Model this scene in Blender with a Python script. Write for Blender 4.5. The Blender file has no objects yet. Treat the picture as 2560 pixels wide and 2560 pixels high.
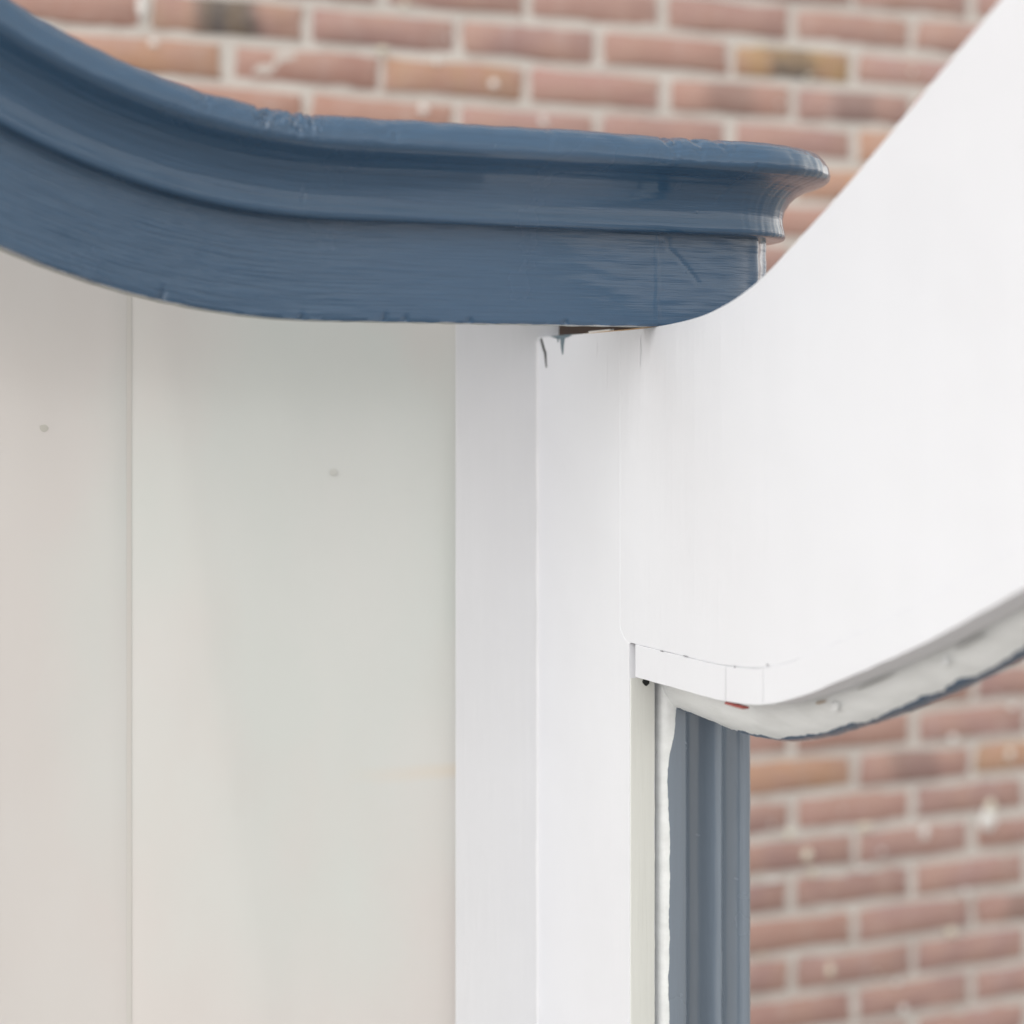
import bpy, bmesh, math, random
from mathutils import noise, Vector
random.seed(7)
R = math.radians
sc = bpy.context.scene
col = sc.collection

# ------------------------------------------------------------------ camera, sky, sun, exposure
YAW = 23.4
cd = bpy.data.cameras.new('camera'); cam = bpy.data.objects.new('camera', cd); col.objects.link(cam)
cam.location = (-0.61448, -1.36851, 0.0)
cam.rotation_euler = (R(90), 0, R(-YAW))
cd.sensor_width = 36; cd.lens = 4770 / 2560 * 36
cd.shift_y = -280 / 2560
cd.clip_start = 0.02; cd.clip_end = 600
cd.dof.use_dof = True; cd.dof.focus_distance = 1.33; cd.dof.aperture_fstop = 3.3
sc.camera = cam

SUN_EL, SUN_AZ = 42.0, 246.0           # azimuth clockwise from +Y
w = bpy.data.worlds.new('World'); sc.world = w; w.use_nodes = True
nt = w.node_tree; nt.nodes.clear()
sky = nt.nodes.new('ShaderNodeTexSky'); sky.sky_type = 'NISHITA'; sky.sun_disc = False
sky.sun_elevation = R(SUN_EL); sky.sun_rotation = R(SUN_AZ)
sky.air_density = 5.0; sky.dust_density = 0.8; sky.ozone_density = 1.0
hs = nt.nodes.new('ShaderNodeHueSaturation'); hs.inputs['Saturation'].default_value = 0.10
bg = nt.nodes.new('ShaderNodeBackground'); bg.inputs[1].default_value = 0.15
wo = nt.nodes.new('ShaderNodeOutputWorld')
nt.links.new(sky.outputs[0], hs.inputs['Color']); nt.links.new(hs.outputs[0], bg.inputs[0]); nt.links.new(bg.outputs[0], wo.inputs[0])

sd = bpy.data.lights.new('sun', 'SUN'); sd.energy = 0.5; sd.angle = R(70); sd.color = (1.0, 0.995, 0.99)
so = bpy.data.objects.new('sun', sd); col.objects.link(so)
sv = Vector((math.sin(R(SUN_AZ)) * math.cos(R(SUN_EL)), math.cos(R(SUN_AZ)) * math.cos(R(SUN_EL)), math.sin(R(SUN_EL))))
so.rotation_euler = sv.to_track_quat('Z', 'Y').to_euler()
so.location = sv * 5

vs = sc.view_settings
vs.view_transform = 'Standard'; vs.look = 'None'; vs.gamma = 1.0; vs.use_curve_mapping = False
vs.exposure = 0.64

# ------------------------------------------------------------------ material helpers
class G:
    def __init__(s, name):
        s.m = bpy.data.materials.new(name); s.m.use_nodes = True
        s.t = s.m.node_tree; s.t.nodes.clear()
        s.out = s.n('ShaderNodeOutputMaterial'); s.b = s.n('ShaderNodeBsdfPrincipled')
        s.l(s.b.outputs[0], s.out.inputs[0])
        s.tc = s.n('ShaderNodeTexCoord')
    def n(s, ty, **kw):
        x = s.t.nodes.new(ty)
        for k, v in kw.items(): setattr(x, k, v)
        return x
    def l(s, a, b): s.t.links.new(a, b)
    def map(s, src, scale=(1, 1, 1), rot=(0, 0, 0), loc=(0, 0, 0)):
        m = s.n('ShaderNodeMapping'); m.inputs['Scale'].default_value = scale
        m.inputs['Rotation'].default_value = rot; m.inputs['Location'].default_value = loc
        s.l(src, m.inputs[0]); return m.outputs[0]
    def noise(s, vec, scale=5, detail=4, rough=.55, out=0):
        x = s.n('ShaderNodeTexNoise'); x.inputs['Scale'].default_value = scale
        x.inputs['Detail'].default_value = detail; x.inputs['Roughness'].default_value = rough
        if vec is not None: s.l(vec, x.inputs['Vector'])
        return x.outputs[out]
    def ramp(s, fac, stops):
        x = s.n('ShaderNodeValToRGB'); e = x.color_ramp.elements
        while len(e) < len(stops): e.new(0.5)
        for i, (p, c) in enumerate(stops):
            e[i].position = p; e[i].color = (c, c, c, 1) if not isinstance(c, tuple) else (*c, 1)
        s.l(fac, x.inputs[0]); return x.outputs[0]
    def mix(s, fac, a, b, mode='MIX'):
        x = s.n('ShaderNodeMix', data_type='RGBA', blend_type=mode)
        for sock, v in ((x.inputs[0], fac), (x.inputs[6], a), (x.inputs[7], b)):
            if isinstance(v, (int, float)): sock.default_value = v
            elif isinstance(v, tuple): sock.default_value = (*v, 1)
            else: s.l(v, sock)
        return x.outputs[2]
    def math(s, op, a, b=0.0):
        x = s.n('ShaderNodeMath', operation=op)
        for i, v in enumerate((a, b)):
            if isinstance(v, (int, float)): x.inputs[i].default_value = v
            else: s.l(v, x.inputs[i])
        return x.outputs[0]
    def bump(s, h, dist, strength=1.0, prev=None):
        x = s.n('ShaderNodeBump'); x.inputs['Distance'].default_value = dist
        x.inputs['Strength'].default_value = strength; s.l(h, x.inputs['Height'])
        if prev is not None: s.l(prev, x.inputs['Normal'])
        return x.outputs[0]
    def set(s, **kw):
        for k, v in kw.items():
            i = s.b.inputs[k.replace('_', ' ')]
            if isinstance(v, (int, float)): i.default_value = v
            elif isinstance(v, tuple): i.default_value = (*v, 1)
            else: s.l(v, i)
        return s.m

WHITE = (0.74, 0.74, 0.74)
BLUE = (0.029, 0.078, 0.150)

def white_paint(name, base=WHITE, rough=0.38, grain_rot=0.0, grain=0.00022, wav=0.0005):
    g = G(name); o = g.tc.outputs['Object']
    big = g.noise(g.map(o, (3, 3, 2)), 2.0, 3)
    c = g.mix(g.ramp(big, [(.3, 0.0), (.75, 1.0)]), base, tuple(x * .955 for x in base))
    drip = g.noise(g.map(o, (60, 60, 4)), 1.0, 3)
    fine = g.noise(g.map(o, (260, 260, 14), (grain_rot, 0, 0)), 1.0, 5, .6)
    low = g.noise(o, 9.0, 2)
    nb = g.bump(low, wav * 4)
    nb = g.bump(drip, wav, 1.0, nb)
    nb = g.bump(fine, grain, 1.0, nb)
    rr = g.ramp(big, [(.3, rough - .06), (.7, rough + .08)])
    return g.set(Base_Color=c, Roughness=rr, Normal=nb)

def blue_nodes(g, uv, grain_amt=1.0):
    """brushed gloss paint over wood: returns colour, roughness, normal"""
    brush = g.noise(g.map(uv, (20, 400, 1), (0, 0, R(-3))), 1.0, 5, .6)
    brush2 = g.noise(g.map(uv, (9, 190, 1), (0, 0, R(2.5)), (3, 1, 0)), 1.0, 4, .6)
    wide = g.noise(g.map(uv, (6, 30, 1)), 1.0, 3)
    nib = g.n('ShaderNodeTexVoronoi'); nib.inputs['Scale'].default_value = 85
    nib.inputs['Randomness'].default_value = 1.0
    g.l(g.map(uv, (1, 1, 1)), nib.inputs['Vector'])
    msk = g.ramp(g.noise(uv, 24, 2), [(.60, 0.0), (.66, 1.0)])
    dot = g.math('MULTIPLY', g.ramp(nib.outputs['Distance'], [(.02, 1.0), (.11, 0.0)]), msk)
    at = g.n('ShaderNodeAttribute'); at.attribute_name = 'grain'
    gb = g.math('MULTIPLY', brush, g.math('ADD', g.math('MULTIPLY', at.outputs['Fac'], 1.0), 0.16))
    nb = g.bump(wide, .0012 * grain_amt)
    nb = g.bump(gb, .0019 * grain_amt, 1.0, nb)
    nb = g.bump(brush2, .0002 * grain_amt, 1.0, nb)
    nb = g.bump(dot, .0006, 1.0, nb)
    cn = g.bump(wide, .0011 * grain_amt)
    cn = g.bump(gb, .00055 * grain_amt, 1.0, cn)
    cn = g.bump(dot, .0006, 1.0, cn)
    g.coat_n = cn
    c = g.mix(g.ramp(brush, [(.35, 0.0), (.72, 1.0)]), tuple(x * .93 for x in BLUE), tuple(x * 1.07 for x in BLUE))
    r = g.ramp(g.noise(uv, 14, 4), [(.3, .16), (.7, .30)])
    return c, r, nb

def blue_paint(name, grain_amt=1.0, pale_under=False):
    g = G(name); uv = g.tc.outputs['UV']
    c, r, nb = blue_nodes(g, uv, grain_amt)
    return g.set(Base_Color=c, Roughness=r, Normal=nb, Specular_IOR_Level=.3, Coat_Weight=.75, Coat_IOR=1.6, Coat_Roughness=.02, Coat_Normal=g.coat_n)

M = {}
M['white'] = white_paint('white_gloss_paint')
M['white_board'] = white_paint('white_board_paint', (0.738, 0.747, 0.785), .42, R(28))
M['white_post'] = white_paint('white_post_paint', (0.755, 0.76, 0.79), .36)
M['stile'] = white_paint('stile_paint', (0.722, 0.728, 0.752), .40)
M['dull'] = white_paint('weathered_white_paint', (0.66, 0.67, 0.64), .55, 0, .0004, .0005)
M['blue'] = blue_paint('blue_gloss_paint')

def panel_mat():
    g = G('cream_panel_paint'); o = g.tc.outputs['Object']
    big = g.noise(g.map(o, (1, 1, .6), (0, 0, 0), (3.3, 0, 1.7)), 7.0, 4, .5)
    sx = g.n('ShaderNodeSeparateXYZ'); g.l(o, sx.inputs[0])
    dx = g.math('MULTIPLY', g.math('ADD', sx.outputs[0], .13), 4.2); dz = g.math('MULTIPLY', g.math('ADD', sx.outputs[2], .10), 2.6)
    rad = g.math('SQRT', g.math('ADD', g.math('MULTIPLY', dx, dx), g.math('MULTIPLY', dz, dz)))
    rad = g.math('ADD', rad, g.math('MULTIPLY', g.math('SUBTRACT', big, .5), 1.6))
    c = g.mix(g.ramp(rad, [(.45, 0.0), (1.0, 1.0)]), (.625, .645, .622), (.65, .618, .598))      # greenish and pinkish gloss reflections, mixed into the colour
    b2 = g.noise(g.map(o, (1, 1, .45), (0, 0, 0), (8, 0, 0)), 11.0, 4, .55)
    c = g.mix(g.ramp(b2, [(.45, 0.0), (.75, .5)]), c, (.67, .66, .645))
    st = g.math('MULTIPLY', g.ramp(g.math('ABSOLUTE', g.math('ADD', sx.outputs[2], g.math('ADD', .287, g.math('MULTIPLY', g.math('SUBTRACT', b2, .5), .010)))), [(.002, 1.0), (.008, 0.0)]),
                g.ramp(g.math('ADD', sx.outputs[0], 1.0), [(.84, 0.0), (.93, 1.0)]))
    c = g.mix(g.math('MULTIPLY', st, .55), c, (.68, .60, .50))                                   # yellowed joint
    low = g.noise(g.map(o, (1, 1, .5)), 6.0, 2)
    fine = g.noise(g.map(o, (150, 150, 20)), 1.0, 3)
    nb = g.bump(low, .004); nb = g.bump(fine, .00006, 1.0, nb)
    return g.set(Base_Color=c, Roughness=.22, Normal=nb)
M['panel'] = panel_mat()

def fascia_under():
    g = G('greyed_primer'); o = g.tc.outputs['Object']
    c = g.mix(g.noise(g.map(o, (60, 60, 60)), 1, 4), (.40, .41, .37), (.24, .26, .25))
    return g.set(Base_Color=c, Roughness=.6)
M['primer'] = fascia_under()

def wood():
    g = G('bare_wood'); o = g.tc.outputs['Object']
    c = g.mix(g.noise(g.map(o, (20, 200, 200)), 1, 4), (.05, .024, .012), (.016, .009, .006))
    return g.set(Base_Color=c, Roughness=.75)
M['wood'] = wood()

def split_paint(name, kind):
    """white paint meeting blue along an uneven brushed line"""
    g = G(name); o = g.tc.outputs['Object']; uv = g.tc.outputs['UV']
    c, r, nb = blue_nodes(g, uv, .8)
    if kind == 'post': c = g.mix(.85, c, (.19, .228, .275))      # paler and greyer: bright reflections put into the strip's colour
    sep = g.n('ShaderNodeSeparateXYZ'); g.l(o, sep.inputs[0])
    if kind == 'post':      # boundary along X, wandering with height
        nz = g.noise(g.map(o, (0, 0, 9)), 1.0, 6, .62)
        edge = g.math('ADD', .0250, g.math('MULTIPLY', nz, .0145))
        up = g.n('ShaderNodeMapRange'); up.inputs[1].default_value = -.27; up.inputs[2].default_value = -.215
        up.inputs[3].default_value = 0.0; up.inputs[4].default_value = .006; g.l(sep.outputs[2], up.inputs[0])
        edge = g.math('ADD', edge, up.outputs[0])
        d = g.math('SUBTRACT', sep.outputs[0], edge)
    else:                   # boundary along the under-edge of the bracket
        nz = g.noise(g.map(o, (0, 26, 6)), 1.0, 4, .6)
        d = g.math('SUBTRACT', sep.outputs[0], g.math('ADD', .0310, g.math('MULTIPLY', nz, .0150)))
    fac = g.ramp(g.math('ADD', g.math('MULTIPLY', d, 900), .5), [(.3, 0.0), (.7, 1.0)])
    stain = g.ramp(g.noise(g.map(o, (60, 22, 90)), 1, 4, .6), [(.40, 0.0), (.80, 1.0)])
    wh = g.mix(stain, (.80, .82, .825), (.67, .69, .69))
    cc = g.mix(fac, wh, c)
    step = g.bump(fac, .0003, 1.0, nb)
    rr = g.mix(fac, (.45, .45, .45), r)
    return g.set(Base_Color=cc, Roughness=rr, Normal=step, Coat_Weight=g.math('MULTIPLY', fac, .9), Coat_IOR=1.7, Coat_Roughness=.02, Coat_Normal=g.coat_n, Specular_IOR_Level=.6)
M['post_split'] = split_paint('white_to_blue_post_paint', 'post')
M['edge_split'] = split_paint('white_to_blue_edge_paint', 'edge')

def flat(name, c, r=.6):
    return G(name).set(Base_Color=c, Roughness=r)
M['dark'] = flat('dark_crack', (.012, .013, .013), .8)
M['dark_fleck'] = flat('grey_fleck', (.26, .26, .28), .8)
M['drip'] = flat('blue_grey_drip', (.12, .17, .20), .4)
M['red'] = flat('red_wood_chip', (.30, .07, .06), .7)

def brick_mat():
    g = G('fired_brick'); o = g.tc.outputs['Object']
    oi = g.n('ShaderNodeObjectInfo')
    off = g.n('ShaderNodeVectorMath', operation='ADD')
    sh = g.n('ShaderNodeCombineXYZ'); g.l(g.math('MULTIPLY', oi.outputs['Random'], 37.0), sh.inputs[0])
    g.l(o, off.inputs[0]); g.l(sh.outputs[0], off.inputs[1]); v = off.outputs[0]
    n1 = g.noise(g.map(v, (13, 13, 18)), 1, 3, .5)
    n2 = g.noise(v, 90, 5, .65)
    n3 = g.noise(g.map(v, (22, 22, 9)), 1, 2)
    c = g.mix(g.ramp(n1, [(.38, 0.0), (.68, 1.0)]), oi.outputs['Color'], (.43, .262, .215))
    c = g.mix(g.ramp(n3, [(.55, 0.0), (.8, .55)]), c, (.48, .37, .34))
    at = g.n('ShaderNodeAttribute', attribute_type='OBJECT'); at.attribute_name = 'burn'
    sx = g.n('ShaderNodeSeparateXYZ'); g.l(o, sx.inputs[0])
    core = g.ramp(g.math('ABSOLUTE', g.math('ADD', sx.outputs[0], g.math('MULTIPLY', g.math('SUBTRACT', n1, .5), .05))),
                  [(.026, 1.0), (.052, 0.0)])
    c = g.mix(g.math('MULTIPLY', core, at.outputs['Fac']), c, (.060, .062, .068))
    at2 = g.n('ShaderNodeAttribute', attribute_type='OBJECT'); at2.attribute_name = 'tan'
    c = g.mix(g.math('MULTIPLY', g.ramp(n3, [(.4, 0.0), (.6, 1.0)]), at2.outputs['Fac']), c, (.42, .27, .12))
    c = g.mix(g.ramp(n2, [(.35, .0), (.75, .35)]), c, (.50, .41, .375))
    nb = g.bump(n2, .0012); nb = g.bump(n1, .002, 1, nb)
    return g.set(Base_Color=c, Roughness=.9, Normal=nb)
M['brick'] = brick_mat()

def mortar_mat():
    g = G('lime_mortar'); o = g.tc.outputs['Object']
    n1 = g.noise(o, 14, 4); n2 = g.noise(o, 260, 4, .7)
    c = g.mix(g.ramp(n1, [(.3, 0.0), (.7, 1.0)]), (.585, .55, .515), (.67, .635, .60))
    c = g.mix(g.ramp(n2, [(.4, 0.0), (.8, .4)]), c, (.45, .41, .38))
    nb = g.bump(n2, .0015); nb = g.bump(n1, .004, 1, nb)
    return g.set(Base_Color=c, Roughness=.95, Normal=nb)
M['mortar'] = mortar_mat()
M['lime'] = flat('lime_splash', (.72, .68, .57), .9)
M['lime_white'] = flat('pale_lime_splash', (.74, .72, .70), .9)

def ground_mat():
    g = G('paving'); o = g.tc.outputs['Object']
    br = g.n('ShaderNodeTexBrick'); br.inputs['Scale'].default_value = 4
    br.inputs['Color1'].default_value = (.38, .355, .335, 1); br.inputs['Color2'].default_value = (.34, .32, .305, 1)
    br.inputs['Mortar'].default_value = (.26, .245, .235, 1); g.l(o, br.inputs['Vector'])
    return g.set(Base_Color=br.outputs[0], Roughness=.9)
M['ground'] = ground_mat()

# ------------------------------------------------------------------ mesh helpers
def link(name, me, mats, parent=None, smooth=False):
    o = bpy.data.objects.new(name, me); col.objects.link(o)
    for m in (mats if isinstance(mats, (list, tuple)) else [mats]): me.materials.append(m)
    if smooth:
        me.shade_smooth()
        me.set_sharp_from_angle(angle=R(smooth if smooth is not True else 35))
    if parent: o.parent = parent
    return o

def grid_mesh(name, rows, closed=False, caps=False, uv=None, attr=None):
    """rows: list of equal-length vertex rings"""
    n = len(rows[0]); V = [p for r in rows for p in r]; F = []; UV = []
    for i in range(len(rows) - 1):
        for j in range(n if closed else n - 1):
            k = (j + 1) % n
            F.append((i * n + j, i * n + k, (i + 1) * n + k, (i + 1) * n + j))
            if uv:
                u0, u1 = uv[0][i], uv[0][i + 1]; v0, v1 = uv[1][j], uv[1][j + 1] if j + 1 < len(uv[1]) else uv[1][j]
                UV += [(u0, v0), (u0, v1), (u1, v1), (u1, v0)]
    nf = len(F)
    if caps and closed:
        F.append(tuple(range(n))[::-1]); F.append(tuple((len(rows) - 1) * n + j for j in range(n)))
    me = bpy.data.meshes.new(name); me.from_pydata(V, [], F)
    if uv:
        l = me.uv_layers.new(name='UVMap').data
        for i, t in enumerate(UV): l[i].uv = t
    if attr:
        a = me.attributes.new('grain', 'FLOAT', 'POINT')
        a.data.foreach_set('value', [x for x in attr for _ in range(n)])
    bm = bmesh.new(); bm.from_mesh(me); bmesh.ops.recalc_face_normals(bm, faces=bm.faces); bm.to_mesh(me); bm.free()
    return me

def box_mesh(name, x0, x1, y0, y1, z0, z1, bev=0.0, seg=2):
    bm = bmesh.new(); bmesh.ops.create_cube(bm, size=1)
    for v in bm.verts:
        v.co = Vector(((x0 + x1) / 2 + v.co.x * (x1 - x0), (y0 + y1) / 2 + v.co.y * (y1 - y0), (z0 + z1) / 2 + v.co.z * (z1 - z0)))
    if bev: bmesh.ops.bevel(bm, geom=bm.edges[:], offset=bev, segments=seg, affect='EDGES', profile=.6)
    me = bpy.data.meshes.new(name); bm.to_mesh(me); bm.free(); return me

def prism_mesh(name, outline, x0, x1, bev=0.0, axis='X'):
    """outline in (Y,Z) pushed along X, or in (X,Z) pushed along Y"""
    bm = bmesh.new()
    P = (lambda a, b, t: (t, a, b)) if axis == 'X' else (lambda a, b, t: (a, t, b))
    v0 = [bm.verts.new(P(a, b, x0)) for a, b in outline]; v1 = [bm.verts.new(P(a, b, x1)) for a, b in outline]
    bm.faces.new(v0); bm.faces.new(v1[::-1])
    for i in range(len(outline)):
        j = (i + 1) % len(outline); bm.faces.new((v0[i], v1[i], v1[j], v0[j]))
    bmesh.ops.recalc_face_normals(bm, faces=bm.faces)
    if bev: bmesh.ops.bevel(bm, geom=bm.edges[:], offset=bev, segments=2, affect='EDGES', profile=.6)
    me = bpy.data.meshes.new(name); bm.to_mesh(me); bm.free(); return me

def interp(pts, x):
    """monotone-ish cubic (Catmull-Rom) through (x, y) points sorted by x"""
    if x <= pts[0][0]:
        (a, b), (c, d) = pts[0], pts[1]; return b + (d - b) / (c - a) * (x - a)
    if x >= pts[-1][0]:
        (a, b), (c, d) = pts[-2], pts[-1]; return d + (d - b) / (c - a) * (x - c)
    for i in range(len(pts) - 1):
        if pts[i][0] <= x <= pts[i + 1][0]: break
    x1, y1 = pts[i]; x2, y2 = pts[i + 1]
    x0, y0 = pts[i - 1] if i else (2 * x1 - x2, 2 * y1 - y2)
    x3, y3 = pts[i + 2] if i + 2 < len(pts) else (2 * x2 - x1, 2 * y2 - y1)
    m1 = (y2 - y0) / (x2 - x0); m2 = (y3 - y1) / (x3 - x1); h = x2 - x1; t = (x - x1) / h
    return (2*t**3 - 3*t**2 + 1) * y1 + (t**3 - 2*t**2 + t) * h * m1 + (-2*t**3 + 3*t**2) * y2 + (t**3 - t**2) * h * m2

def nz(x, y, z=0.0): return noise.noise(Vector((x, y, z)))
def sstep(a, b, x):
    t = max(0.0, min(1.0, (x - a) / (b - a))); return t * t * (3 - 2 * t)

# ------------------------------------------------------------------ ground
ZG = -1.55
bm = bmesh.new(); bmesh.ops.create_grid(bm, x_segments=2, y_segments=2, size=250)
me = bpy.data.meshes.new('ground'); bm.to_mesh(me); bm.free()
g = link('ground', me, M['ground']); g.location.z = ZG; g['kind'] = 'structure'

# ------------------------------------------------------------------ brick wall
YW = 1.1133; PIT = 0.06; BP = 0.2195; JH = 0.0130; JV = 0.0140; AX = 0.816
wall = bpy.data.objects.new('brick_wall', None); col.objects.link(wall); wall.location = (0.55, YW, ZG)
wall['label'] = 'weathered red brick wall with pale mortar, out of focus behind the canopy'
wall['category'] = 'wall'
WX0, WX1, WZ1 = -2.1, 2.0, 1.75
def child(o, parent):
    o.parent = parent; o.matrix_parent_inverse = parent.matrix_basis.inverted()
    return o
wall_inv = Vector(wall.location)
def wput(o, x, y, z):
    o.parent = wall; o.location = Vector((x, y, z)) - wall_inv

# mortar: one lightly uneven sheet with depth, recessed behind the brick faces
NX, NZ = 420, 280
rows = []
for i in range(NX + 1):
    x = WX0 + (WX1 - WX0) * i / NX
    rows.append([(x - wall_inv.x, .0038 + .0014 * nz(x * 14, 3.3, k * .26) + .0028 * nz(x * 45, 1.3, k * .6) , ZG + (WZ1 - ZG) * k / NZ - wall_inv.z) for k in range(NZ + 1)] +
                [(x - wall_inv.x, .2, ZG + (WZ1 - ZG) * (NZ - k) / NZ - wall_inv.z) for k in (0, NZ)])
mo = link('mortar', grid_mesh('mortar', rows, closed=True, caps=True), M['mortar'], smooth=25)
mo.parent = wall

def brick_bm(bm, L, H, D, seed, cx=0, cy=0, cz=0):
    """worn brick: 3 x 2 front patches with rounded, uneven arrises; front face looks to -Y"""
    rr = random.Random(seed)
    xs = [-L/2, -L/2 + .005, -L/6, L/6, L/2 - .005, L/2]; zs = [-H/2, -H/2 + .004, 0, H/2 - .004, H/2]
    V = {}
    for i, x in enumerate(xs):
        for k, z in enumerate(zs):
            rim = i in (0, len(xs) - 1) or k in (0, len(zs) - 1)
            jx = rr.uniform(-.0028, .0028); jz = rr.uniform(-.0024, .0024)
            y = (.0035 + rr.uniform(0, .0015) if rim else rr.uniform(-.0008, .0010))
            V[i, k] = bm.verts.new((cx + x + jx, cy + y, cz + z + jz))
    n, m = len(xs), len(zs)
    for i in range(n - 1):
        for k in range(m - 1):
            bm.faces.new((V[i, k], V[i + 1, k], V[i + 1, k + 1], V[i, k + 1]))
    ring = [(i, 0) for i in range(n)] + [(n - 1, k) for k in range(1, m)] + [(i, m - 1) for i in range(n - 2, -1, -1)] + [(0, k) for k in range(m - 2, 0, -1)]
    ring = [V[q] for q in ring]
    back = [bm.verts.new((v.co.x, cy + D, v.co.z)) for v in ring]
    for a in range(len(ring)):
        b = (a + 1) % len(ring); bm.faces.new((ring[a], back[a], back[b], ring[b]))

PROTO = []
def proto_brick(L, seed):
    bm = bmesh.new(); brick_bm(bm, L, PIT - JH, .045, seed)
    bmesh.ops.recalc_face_normals(bm, faces=bm.faces)
    me = bpy.data.meshes.new('brick'); bm.to_mesh(me); bm.free(); me.materials.append(M['brick']); me.shade_smooth(); me.set_sharp_from_angle(angle=R(60))
    return me
for s in range(12): PROTO.append(proto_brick(BP - JV, 100 + s))
HALF_A, HALF_B = proto_brick(.078, 300), proto_brick(.118, 301)

def red(rr):
    c = rr.choice([(.405, .236, .205), (.385, .218, .193), (.360, .214, .198), (.415, .236, .196), (.375, .226, .208), (.345, .206, .192)])
    f = rr.uniform(.92, 1.10); return (c[0] * f, c[1] * f, c[2] * f, 1)
ORANGE = (.47, .265, .17, 1)
# courses (lower line in units of the pitch) and brick columns that stand out in the photograph
special = {  # (course, x centre): (colour, burn, tan)
    (8, -.064 + .11): (None, 1.0, .25), (8, .925): ((.34, .19, .10, 1), 1.0, .8), (9, 1.033): ((.37, .17, .10, 1), 0, .9),
    (-10, .925): (ORANGE, 0, .1), (-10, 1.365): (ORANGE, 0, .35), (7, .369): ((.41, .225, .16, 1), 0, .25), (6, 1.145): (ORANGE, 0, 0),
    (5, 1.04): (ORANGE, 0, 0), (3, 1.04): (ORANGE, 0, 0), (7, -.06): (ORANGE, 0, 0), (7, .15): ((.37, .20, .165, 1), 0, 0),
    (6, .05): ((.40, .215, .165, 1), 0, 0), (6, .27): ((.40, .215, .165, 1), 0, 0),
}
far = bmesh.new(); nb_ = 0
c0 = int(math.floor(ZG / PIT)) + 1; c1 = int(WZ1 / PIT)
for c in range(c0, c1):
    off = AX if c % 2 == 0 else AX - BP / 2 - .002
    k0 = int((WX0 - off) / BP) - 2; k1 = int((WX1 - off) / BP) + 2
    for k in range(k0, k1):
        rr = random.Random(c * 977 + k * 31)
        x = off + (k + .5) * BP + rr.uniform(-.0022, .0022); z = (c + .5) * PIT + rr.uniform(-.0012, .0012)
        near = (-.33 < x < 1.52) and (-1.02 < z < .56)
        # between canopy panels nothing of the wall shows, but from a step aside it would
        if not near:
            xa, xb = max(x - (BP - JV) / 2, WX0 - .003), min(x + (BP - JV) / 2, WX1 + .003)      # cut bricks close the ends
            if xb - xa < .02: continue
            brick_bm(far, xb - xa, PIT - JH, .045, c * 977 + k, (xa + xb) / 2 - wall_inv.x, rr.uniform(-.002, .0015), z - wall_inv.z); continue
        parts = [(x, rr.choice(PROTO))]
        if c == -16 and abs(x - 1.144) < .06: pass
        if c == -16 and .98 < x < 1.1: parts = [(x - .064, HALF_A), (x + .045, HALF_B)]
        for px, me in parts:
            b = bpy.data.objects.new('brick', me); col.objects.link(b)
            wput(b, px, YW + rr.uniform(-.002, .0015), z)
            b.rotation_euler = (rr.uniform(-.012, .012), rr.uniform(-.007, .007), rr.uniform(-.008, .008))
            b.color = red(rr); burn = 0.0; tn = 0.0
            if rr.random() < .08: burn = .35
            for (sc_, sx), (cc, bu, ta) in special.items():
                if sc_ == c and abs(sx - px) < .075:
                    if cc: b.color = cc
                    burn, tn = bu, ta
            b['burn'] = burn; b['tan'] = tn; nb_ += 1
bmesh.ops.recalc_face_normals(far, faces=far.faces)
me = bpy.data.meshes.new('outlying_bricks'); far.to_mesh(me); far.free()
fo = link('outlying_bricks', me, M['brick'], smooth=60); fo.parent = wall; fo['kind'] = 'stuff'; fo.color = (.38, .225, .198, 1)
print('bricks', nb_)

# lime splashes on the bricks: small raised dabs   (x, z, radius x, radius z, material)
splash = [
    (1.050,-0.657,0.0124,0.0056,0),
    (1.162,-0.676,0.0068,0.0111,1),
    (0.947,-0.691,0.0087,0.0087,0),
    (0.957,-0.720,0.0062,0.0074,0),
    (1.049,-0.722,0.0087,0.0040,1),
    (1.288,-0.644,0.0087,0.0099,0),
    (1.282,-0.667,0.0173,0.0173,1),
    (1.215,-0.533,0.0087,0.0062,1),
    (1.325,-0.565,0.0062,0.0074,1),
    (0.988,-0.871,0.0068,0.0093,0),
    (1.211,-0.836,0.0099,0.0068,0),
    (1.122,-0.947,0.0074,0.0062,1),
    (1.239,-0.777,0.0074,0.0062,1),
    (1.330,-0.490,0.0074,0.0049,1),
    (0.916,-0.656,0.0062,0.0062,0),
    (0.886,-0.723,0.0148,0.0040,1),
    (1.109,-0.904,0.0062,0.0040,1),
    (-0.053,0.467,0.0062,0.0049,1),
    (0.264,0.482,0.0074,0.0049,0),
    (0.431,0.446,0.0062,0.0062,1),
    (0.325,0.403,0.0074,0.0062,1),
    (0.509,0.394,0.0062,0.0040,1),
    (0.344,0.471,0.0049,0.0049,1),
    (0.297,0.548,0.0049,0.0049,0),
    (-0.069,0.512,0.0062,0.0148,1),
    (0.598,0.483,0.0049,0.0040,1),
]
rs = random.Random(5)
for _ in range(46):
    r_ = rs.uniform(.0016, .0042); splash.append((rs.uniform(-.2, 1.35), rs.choice([rs.uniform(.3, .54), rs.uniform(-.98, -.45)]), r_ * rs.uniform(.8, 1.6), r_, rs.randint(0, 1)))
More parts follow.
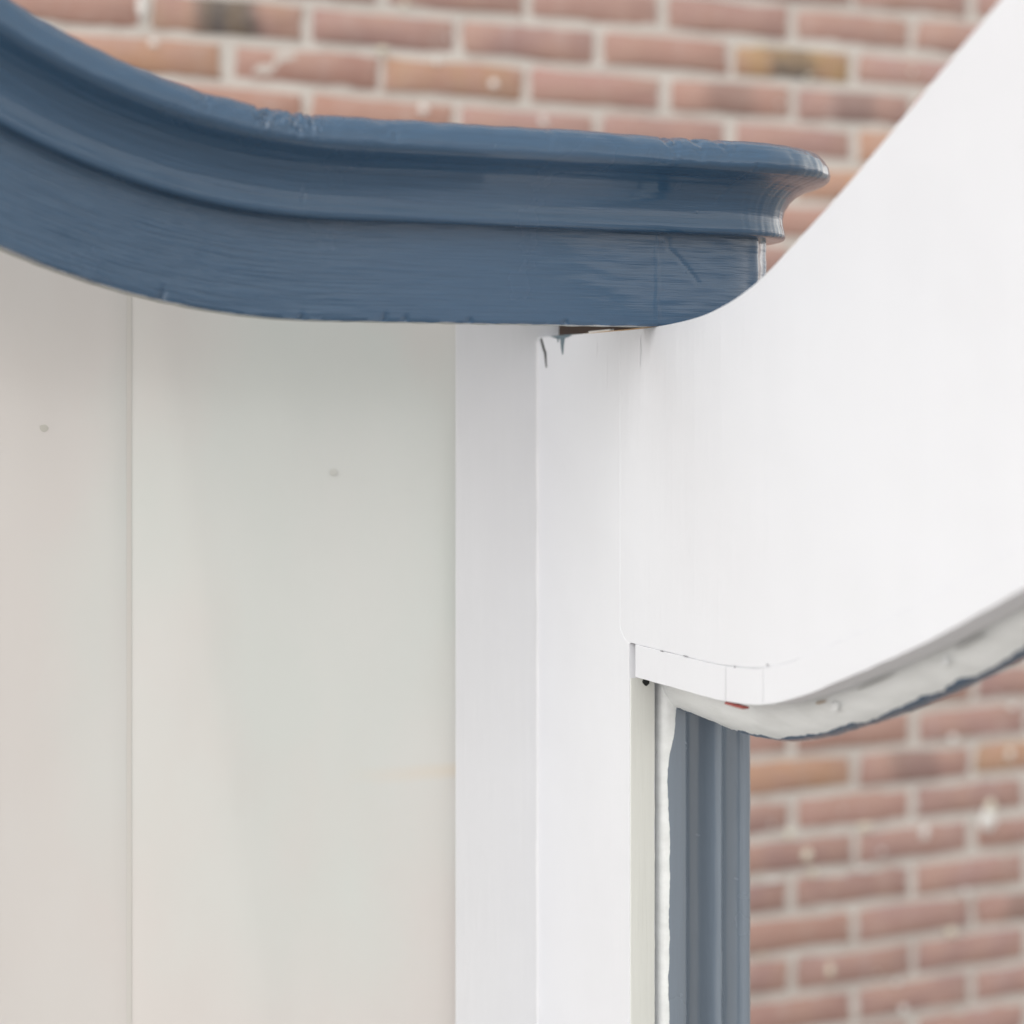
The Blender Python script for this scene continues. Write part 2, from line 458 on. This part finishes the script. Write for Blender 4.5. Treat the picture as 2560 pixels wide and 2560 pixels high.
def dab_mesh(name, rx, rz, h, seed, n=14):
    """irregular raised blob lying on a plane that looks to -Y"""
    bm = bmesh.new(); top = bm.verts.new((0, -h, 0)); rings = []
    for t, hh in ((.5, .85), (.85, .45), (1.0, -.1)):
        ring = []
        for i in range(n):
            a = 2 * math.pi * i / n
            q = 1 + .28 * nz(math.cos(a) * 1.3 + seed * 3.1, math.sin(a) * 1.3, seed)
            ring.append(bm.verts.new((rx * t * q * math.cos(a), -h * hh, rz * t * q * math.sin(a))))
        rings.append(ring)
    for i in range(n):
        j = (i + 1) % n; bm.faces.new((top, rings[0][i], rings[0][j]))
        for a, b in zip(rings, rings[1:]): bm.faces.new((a[i], b[i], b[j], a[j]))
    bmesh.ops.recalc_face_normals(bm, faces=bm.faces)
    me = bpy.data.meshes.new(name); bm.to_mesh(me); bm.free(); return me
for i, (x, z, a, b, m) in enumerate(splash):
    o = link('lime_splash', dab_mesh('lime_splash', a, b, .004, i + 1), M['lime_white'] if m else M['lime'], smooth=60)
    wput(o, x, YW - .0015, z)

# ------------------------------------------------------------------ the canopy: root at the foot of its corner post
canopy = bpy.data.objects.new('wooden_canopy', None); col.objects.link(canopy); canopy.location = (0, 0, ZG)
canopy['label'] = 'white painted wooden canopy with curved blue cornice and swept bracket at its corner post'
canopy['category'] = 'canopy'
def part(name, me, mats, parent=None, smooth=False):
    o = link(name, me, mats, None, smooth)
    p = parent or canopy
    o.parent = p
    if p is canopy: o.location = (0, 0, -ZG)          # meshes are written in metres above eye level
    return o

YF = -0.2007; ZB = 0.0508          # fascia front plane and lower edge
# sweep path of the cornice: S-curve at the left, straight, rounded corner, return
def cornice_path(ds=.0015):
    st = []       # (kind, C, N, T)
    XA, RA, A = -.237, .53, R(45)
    pts = []
    # reverse arc (top of the swan neck), from 4 deg back to 45 deg
    xe, ze = XA - RA * math.sin(A), ZB + RA * (1 - math.cos(A)); R2 = .42
    cx2, cz2 = xe - R2 * math.sin(A), ze - R2 * math.cos(A)
    n = int(R2 * A / .012)
    for i in range(n):
        a = A * i / n; pts.append((cx2 + R2 * math.sin(a), cz2 + R2 * math.cos(a), a))
    n = int(RA * A / ds)
    for i in range(n):
        a = A * (1 - i / n); pts.append((XA - RA * math.sin(a), ZB + RA * (1 - math.cos(a)), a))
    n = int((XS - XA) / ds)
    for i in range(n + 1): pts.append((XA + (XS - XA) * i / n, ZB, 0.0))
    return pts
XS, RC = 0.052, 0.056
PATH = cornice_path()
def sweep(profile, rough, ret=.30, amp=1.0):
    """profile: list of (p forward, n up).  Returns rows and arc lengths"""
    rows, S = [], []; s = 0.0; last = None
    for x, z, a in PATH:
        if last: s += math.hypot(x - last[0], z - last[1])
        last = (x, z); S.append(s)
        nx, nzv = math.sin(a), math.cos(a)          # normal of a curve that falls to the right by angle a
        r = []
        for j, (p, n) in enumerate(profile):
            dp, dn = rough(s, x, p, n, j)
            r.append((x + (n + dn) * nx, YF - p - dp, z + (n + dn) * nzv))
        rows.append(r)
    K = 84
    for i in range(1, K + 1):
        f = math.pi / 2 * i / K; s += RC * math.pi / 2 / K * 1.5; S.append(s); r = []
        for j, (p, n) in enumerate(profile):
            dp, dn = rough(s, XS + RC * f, p, n, j)
            q = RC + p + dp; r.append((XS + q * math.sin(f), YF + RC - q * math.cos(f), ZB + n + dn))
        rows.append(r)
    for i in range(1, 13):
        y = YF + RC + ret * i / 12; s += ret / 12; S.append(s)
        rows.append([(XS + RC + p, y, ZB + n) for p, n in profile])
    return rows, S

def dense(prof, step=.0016):
    out = [prof[0]]
    for (a, b), (c, d) in zip(prof, prof[1:]):
        k = max(1, int(math.hypot(c - a, d - b) / step))
        if math.hypot(c - a, d - b) > .02 and abs(a - c) > .015: k = 2
        out += [(a + (c - a) * i / k, b + (d - b) * i / k) for i in range(1, k + 1)]
    return out
def vlen(prof):
    v = [0.0]
    for (a, b), (c, d) in zip(prof, prof[1:]): v.append(v[-1] + math.hypot(c - a, d - b))
    return v
def grain_of(rows):     # open wood grain shows most on the rising part at the left
    return [.10 + .90 * sstep(-.12, -.36, sum(p[0] for p in r) / len(r)) for r in rows]

fascia_prof = dense([(-.022, 0.0), (-.001, 0.0), (0.0, .001), (0.0, .064)]) + [(-.022, .064)]
def fascia_rough(s, x, p, n, j):
    if p < -.0005 and n < .0005: return 0, .0004 * nz(s * 90, 5)
    e = .0009 * nz(s * 70, 1.7) * sstep(.010, 0, n) - (.0010 * sstep(.25, .6, nz(s * 42, 8.8)) * sstep(.006, 0, n))
    ph = math.degrees((x - XS) / RC) if x > XS else -99
    bead = .0026 * (math.exp(-((ph - 33) / 6) ** 2) + math.exp(-((ph - 60) / 6) ** 2)) * (1 + .35 * nz(n * 60, ph * .02))
    d = bead + .0006 * nz(s * 7, n * 30) + .00022 * nz(s * 45, n * 160)
    # the small joint ridge where the end block is let in
    d += .0006 * math.exp(-((x - .0 - .0015 * nz(n * 90, 4)) / .0012) ** 2) if -.02 < x < .02 else 0
    # curved hairline crack in the end block, and knocks along the lower arris
    if 0 < x < .05 and .02 < n < .062:
        xc = .009 + .023 * ((.053 - n) / .022) ** .8 if n < .053 else .009
        if n > .030: d -= .0009 * math.exp(-((x - xc) / .0011) ** 2)
    for xc, hh in ((-.345, .010), (-.199, .007), (-.185, .005), (-.255, .005), (-.14, .004), (-.07, .004)):
        if n < hh: d -= .0030 * math.exp(-((x - xc) / .0017) ** 2) * (1 - n / hh)
    return d, (e if n < .012 else 0)
rows, S = sweep(fascia_prof, fascia_rough)
fas = part('fascia_board', grid_mesh('fascia_board', rows, closed=True, caps=True, uv=(S, vlen(fascia_prof) + [.15]), attr=grain_of(rows)),
           [M['blue'], M['primer']], smooth=50)
# the underside keeps an old greyed primer
for f in fas.data.polygons:
    if f.normal.z < -.8 and min(fas.data.vertices[i].co.y for i in f.vertices) > YF + .0016 or f.normal.y > .8: f.material_index = 1

crown_prof = dense([(-.030, .0645), (.012, .0638), (.0150, .0644), (.0163, .0660), (.0160, .0690), (.0148, .0740), (.0145, .0790), (.0158, .0850), (.0195, .0910), (.0250, .0960),
                    (.0325, .1000), (.0405, .1025), (.0455, .1045), (.0482, .1070), (.0488, .1100), (.0478, .1145), (.0455, .1190), (.0420, .1228), (.0370, .1255), (.030, .1268), (.022, .1272)]) + [(-.030, .1275)]
def crown_rough(s, x, p, n, j):
    if p < -.01: return 0, 0
    d = .0007 * nz(s * 6, n * 26, 2) + .00035 * nz(s * 30, n * 90, 5)
    dn = 0
    if n > .103:      # knocked and filled nose
        k = sstep(.103, .116, n)
        d += k * (.0012 * nz(s * 16, n * 40, 9) + .0007 * nz(s * 60, n * 160, 3))
        dn += k * (.0008 * nz(s * 14, 2.2) + .0006 * nz(s * 75, n * 120, 7))
        for xc, wd, dep in ((-.312, .006, .0026), (-.300, .009, .0032), (-.282, .007, .0030), (-.268, .010, .0024), (-.012, .007, .0026), (.008, .004, .0024), (-.355, .008, .0016), (.030, .010, .0016), (-.10, .006, .0012), (-.21, .008, .0014)):
            g_ = math.exp(-((x - xc) / wd) ** 2)
            if g_ > .02: dn -= k * dep * g_ * (.6 + .8 * nz(s * 240, n * 300)); d -= k * dep * g_ * nz(s * 260, n * 330, 4)
    # open mitre and two old dents in the cove
    if .03 < x < .06 and .086 < n < .112: d -= .0010 * math.exp(-((x - (.039 + (n - .089) * .62)) / .0011) ** 2)
    for xc, nc, ln, wd in ((-.262, .078, .006, .0011), (-.24, .092, .0012, .03), (-.30, .096, .0010, .03), (.0, .100, .0012, .02)):
        d -= .0009 * math.exp(-((x - xc - .15 * (n - nc)) / wd) ** 2 - ((n - nc) / ln) ** 2)
    # brush ridges round the corner
    if x > .045: d += .0005 * nz(s * 210, n * 40, 1) * sstep(.045, .07, x)
    return d, dn
rows, S = sweep(crown_prof, crown_rough)
crown = part('crown_moulding', grid_mesh('crown_moulding', rows, closed=True, caps=True, uv=(S, vlen(crown_prof) + [.3]), attr=[.12 + .5 * v for v in grain_of(rows)]),
             M['blue'], smooth=60)

# ---- recessed panel of upright planks
YP = 0.012
def top_at(x):
    for (x0, z0, a0), (x1, z1, a1) in zip(PATH, PATH[1:]):
        if x0 <= x <= x1: return z0
    return ZB if x > PATH[-1][0] else PATH[0][1]
edges = [-1.0, -.770, -0.5561, -0.3211, -.050]
for k in range(len(edges) - 1):
    a, b = edges[k] + .0002, edges[k + 1] - .0002
    n = 14; ol = [(a, ZG)] + [(a + (b - a) * i / n, top_at(a + (b - a) * i / n) + .098) for i in range(n + 1)] + [(b, ZG)]
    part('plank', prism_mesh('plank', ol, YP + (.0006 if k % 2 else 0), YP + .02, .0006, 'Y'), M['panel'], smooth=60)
for x in edges[1:-1]:
    part('seam_filler', box_mesh('seam_filler', x - .0032, x + .0032, YP + .0001, YP + .012, ZG, top_at(x) + .09, .0002), flat('yellowed_filler', (.605, .585, .555), .30))
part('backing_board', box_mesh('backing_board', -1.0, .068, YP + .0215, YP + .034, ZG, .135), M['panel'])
# nail heads filled and painted over
for x, z in ((-0.3805, -0.0200), (-0.1641, -0.0546)):
    o = part('nail_head', dab_mesh('nail_head', .0031, .0026, .00010, int(abs(x) * 90)), flat('filled_nail', (.535, .52, .475) if x < -.25 else (.595, .60, .57), .6), smooth=60)
    o.location = (x, YP - .0001, z - ZG)

# ---- corner post: stile facing front, board facing the side, moulded blue front strip
bm = bmesh.new()                                     # back-bevelled board, 22 mm thick
sec = [(-.0694, .0006), (-.0692, .0004), (.0240, .0004), (.0240, .0224), (-.0540, .0224)]
for z in (ZG, .140): [bm.verts.new((x, y, z)) for x, y in sec]
bm.verts.ensure_lookup_table(); n = len(sec)
for i in range(n): bm.faces.new((bm.verts[i], bm.verts[(i + 1) % n], bm.verts[n + (i + 1) % n], bm.verts[n + i]))
bm.faces.new(bm.verts[:n][::-1]); bm.faces.new(bm.verts[n:]); bmesh.ops.recalc_face_normals(bm, faces=bm.faces)
me = bpy.data.meshes.new('stile'); bm.to_mesh(me); bm.free()
part('stile', me, M['stile'], smooth=30)
post_ol = [(0, ZG), (0, .0492), (-.1435, .0496), (-.1435, -.163), (-.150, -.170), (-.158, -.1735), (-.158, ZG)]
part('post_board', prism_mesh('post_board', post_ol, 0.0, .0205, .0003), M['white_board'], smooth=16)
# weathered front edge of the post board
rows = []
for i in range(200):
    z = ZG + (-.1975 - ZG) * (i / 199)
    e = .0007 * nz(z * 60, 1) + .0005 * nz(z * 220, 2)
    rows.append([(.0008, -.1576, z), (.0012, -.1588, z), (.006, -.1591 + .0002 * nz(z * 80, 4), z), (.014, -.1592 + .0002 * nz(z * 60, 6), z), (.0200 + e, -.1586, z), (.0204 + e, -.1560, z)])
part('post_edge', grid_mesh('post_edge', rows), M['dull'], smooth=50)
sh = part('screw_hole', dab_mesh('screw_hole', .0030, .0030, .0005, 4), M['dark'], smooth=60); sh.location = (.0128, -.1593, -.2007 - ZG)

pm = [(.0252, .030), (.0252, .012), (.0258, .005), (.0275, .0015), (.031, 0.0), (.036, -.0004), (.0420, -.0004), (.0452, 0.0002), (.0478, .0016), (.0495, .0040), (.0505, .0075),
      (.0530, .0110), (.0565, .0128), (.0605, .0134), (.0645, .0126), (.0675, .0104), (.0695, .0070), (.0708, .0036), (.0725, .0010), (.0745, .0), (.0765, .0007), (.0782, .0030),
      (.0810, .0050), (.0850, .0062), (.0890, .0058), (.0920, .0036), (.0935, .0012), (.0955, .0), (.0980, .0002), (.1003, .0022), (.1018, .006), (.1025, .012), (.1025, .060), (.0252, .060)]
pm = [(x, y * 1.45 if .046 < x < .0965 else y) for x, y in pm]
rows = []; S = []
for i in range(300):
    z = ZG + (-.185 - ZG) * (i / 299); S.append(z)
    rows.append([(x + (.00025 * nz(z * 26, j * .2) + .00012 * nz(z * 120, j * .3) if .026 < x < .102 else 0), -.158 + y + (.0004 * nz(z * 34, j * .4, 3) if y < .03 else 0), z) for j, (x, y) in enumerate(pm)])
part('moulded_strip', grid_mesh('moulded_strip', rows, closed=True, caps=True, uv=(S, vlen(pm) + [.4]), attr=[.10] * 300), M['post_split'], smooth=60)
part('side_board', box_mesh('side_board', .072, .094, -.095, .26, ZG, .130, .001), M['blue'], smooth=40)

# ---- swept bracket coming forward from the post
UP = sorted([(-.12, .0496), (-.1435, .0496), (-.170, .0499), (-.2007, .0508), (-.2336, .0526), (-.2640, .0556), (-.2890, .0602), (-.3133, .0666), (-.3418, .0770), (-.3773, .0943),
             (-.432, .1226), (-.4913, .1562), (-.5415, .1852), (-.5748, .2042), (-.70, .277), (-.86, .365)])
LO = sorted([(-.12, -.1950), (-.168, -.1954), (-.2336, -.1952), (-.275, -.1950), (-.3000, -.1940), (-.3379, -.1903), (-.3663, -.1838), (-.3934, -.1755), (-.4279, -.1632), (-.4683, -.1481), (-.5061, -.1335),
             (-.5415, -.1182), (-.5748, -.1035), (-.70, -.045), (-.86, .035)])
OU = sorted([(-.10, -.2240), (-.141, -.2245), (-.200, -.2250), (-.2275, -.2266), (-.2541, -.2266), (-.2947, -.2234), (-.333, -.2159), (-.3735, -.2036), (-.4158, -.1893), (-.4554, -.1744), (-.4925, -.1590),
             (-.5308, -.1415), (-.70, -.060), (-.86, .02)])
def span(a, b, n): return [a + (b - a) * i / n for i in range(n + 1)]
def strip_rows(ys, top, bot, x0, x1, bev, jit=0):
    rows = []
    for y in ys:
        t, b = top(y), bot(y); j = jit * nz(y * 60, b * 9)
        sec = []
        for (cx_, cz_, sx, sz) in ((x0, b, 1, 1), (x0, t, 1, -1), (x1, t, -1, -1), (x1, b, -1, 1)):
            c = [(cx_ + sx * bev, cz_), (cx_ + sx * bev * .3, cz_ + sz * bev * .3), (cx_, cz_ + sz * bev)]
            if (cx_ == x0) == (cz_ == t): c = c[::-1]
            sec += [c[0], c[1], c[2]] if True else c
        # order: bottom-left, top-left, top-right, bottom-right
        rows.append([(px, y, pz + (j if abs(pz - b) < .004 else 0)) for px, pz in sec])
    return rows
def board_bot(y): return interp(LO, y) + .0232 if y < -.158 else -.1738
ys = span(-.1300, -.86, 240)
bracket = part('bracket_board', grid_mesh('bracket_board', strip_rows(ys, lambda y: interp(UP, y), board_bot, .0002, .0203, .0004, .0002), closed=True, caps=True), M['white_board'], smooth=16)
cuts = [(-.1682, -.2952, 0), (-.2962, -.3420, .0003), (-.3424, -.3905, .0001), (-.3908, -.620, .0004), (-.6204, -.86, 0)]
for a, b, dx in cuts:
    r = strip_rows(span(a, b, max(8, int((a - b) / .004))), lambda y: interp(LO, y) + .0231 + .0002 * nz(y * 50, 1), lambda y: interp(LO, y), -.0002 - dx * .6, .0219, .0004, .0004)
    part('edge_strip', grid_mesh('edge_strip', r, closed=True, caps=True), M['white_board'], bracket, smooth=16)
# red chip of bare wood at the open joint of the strip
o = part('wood_chip', box_mesh('wood_chip', .0002, .021, -.2962, -.2950, -.1945, -.178), M['dark'], bracket)
o = part('wood_chip', box_mesh('wood_chip', -.0013, .004, -.318, -.2958, -.1958, -.1943, .0004), M['red'], bracket, smooth=40)

# thicker outer board behind it, white on this side and blue beyond the arris
rows = []; S = []
for y in span(-.100, -.86, 250):
    b = interp(OU, y) + .0005 * nz(y * 38, 4) + .00035 * nz(y * 140, 6); t = interp(UP, y) - .004; S.append(-y)
    t = t if y < -.2 else min(t, .030)
    rows.append([(.046, y, t), (.028, y, t), (.0262, y, t - .002), (.0262, y, b + .05), (.0264, y, b + .026), (.0272, y, b + .020), (.0295, y, b + .0135), (.0330, y, b + .008), (.0370, y, b + .0042),
                 (.0400, y, b + .0020), (.0430, y, b + .0007), (.0465, y, b), (.0490, y, b + .0006), (.0510, y, b + .0025), (.0518, y, b + .006), (.0520, y, b + .012), (.0520, y, t - .003), (.050, y, t)])
part('outer_board', grid_mesh('outer_board', rows, closed=True, caps=True, uv=(S, [i * .006 for i in range(19)]), attr=[.1] * len(rows)), M['edge_split'], smooth=60)

# ---- small marks where cornice and post meet
def patch(name, outline, x, mat, parent=None):      # a thin skin on the side of the post board
    return part(name, prism_mesh(name, outline, x - .0004, x + .0006), mat, parent)
patch('crack', [(-.0042, .0483), (-.0076, .0483), (-.0134, .0395), (-.0158, .0375), (-.0170, .0255), (-.0156, .0252), (-.0122, .0370), (-.0096, .0396)], 0, M['dark'])
patch('paint_drip', [(-.0240, .0494), (-.050, .0497), (-.0640, .0497), (-.0560, .0478), (-.0500, .0472), (-.0480, .0420), (-.0470, .0350), (-.0458, .0349), (-.0438, .0398), (-.0420, .0470), (-.0390, .0466),
                       (-.0375, .0440), (-.0368, .0470), (-.0300, .0482)], 0, M['drip'])
part('packing_block', box_mesh('packing_block', .007, .060, -.172, -.024, .0300, .0950), M['wood'])
part('packing_slip', prism_mesh('packing_slip', [(-.085, .0492), (-.085, .0512), (-.120, .0516), (-.122, .0492)], .003, .0065), M['white'])
part('raw_edge', prism_mesh('raw_edge', [(-.075, .0494), (-.118, .0502), (-.150, .0503), (-.197, .0511), (-.197, .0503), (-.118, .0494)], .0004, .006), flat('raw_tan_wood', (.50, .33, .19), .8))
# runs of thick white paint below the joint
for y, z0, ln, wd in ((-.122, .036, .030, .0016), (-.1745, .044, .020, .0017), (-.105, .046, .016, .0014)):
    o = part('paint_run', dab_mesh('paint_run', wd, ln / 2, .00013, int(-y * 999), 20), M['white_board'], smooth=60)
    o.location = (-.0001, y, z0 - ln / 2 - ZG); o.rotation_euler.z = R(-90)
# fillet of built-up paint in the corner between stile and post board
rows = []
for i in range(260):
    z = ZG + (.046 - ZG) * i / 259; r = .0013 + .0007 * nz(z * 26, 3) + .0004 * nz(z * 90, 8)
    rows.append([(-r, .0003, z), (-r * .45, -r * .25, z), (-r * .2, -r * .5, z), (.0003, -r * 1.1, z)])
part('paint_fillet', grid_mesh('paint_fillet', rows), M['white_post'], smooth=60)

# pin holes and dark flecks along the upper joint of the edge strip
for y, z, a, b in ((-.2085, -.1722, .0026, .0005), (-.2420, -.1716, .0040, .00045), (-.3075, -.1703, .0011, .0007), (-.3475, -.1640, .0013, .0006)):
    o = part('pin_hole', dab_mesh('pin_hole', a, b, .0003, int(-y * 1000)), M['dark_fleck'], bracket, smooth=60)
    o.location = (-.0005, y, z); o.rotation_euler.z = R(-90)

# flaked paint and dirt where the edge strip meets the outer board
for k, (y, dz, a, b, cc) in enumerate(((-.366, -.0022, .0062, .0010, (.50, .42, .35)), (-.381, -.0070, .0052, .0030, (.80, .82, .83)), (-.425, -.0016, .0210, .0011, (.56, .57, .57)), (-.492, -.0060, .0040, .0026, (.79, .81, .82)),
                                        (-.515, -.0018, .0150, .0016, (.54, .55, .55)), (-.583, -.0010, .0120, .0028, (.46, .47, .46)))):
    o = part('paint_flake', dab_mesh('paint_flake', a, b, .0006, 40 + k), flat('flake_%d' % k, cc, .6), smooth=60)
    sl = math.atan2(interp(LO, y - .01) - interp(LO, y + .01), .02)
    o.rotation_euler = (0, 0, R(-90)); o.location = (.0262, y, interp(LO, y) + dz - ZG)
    o.data.transform(__import__('mathutils').Matrix.Rotation(-sl, 4, 'Y'))
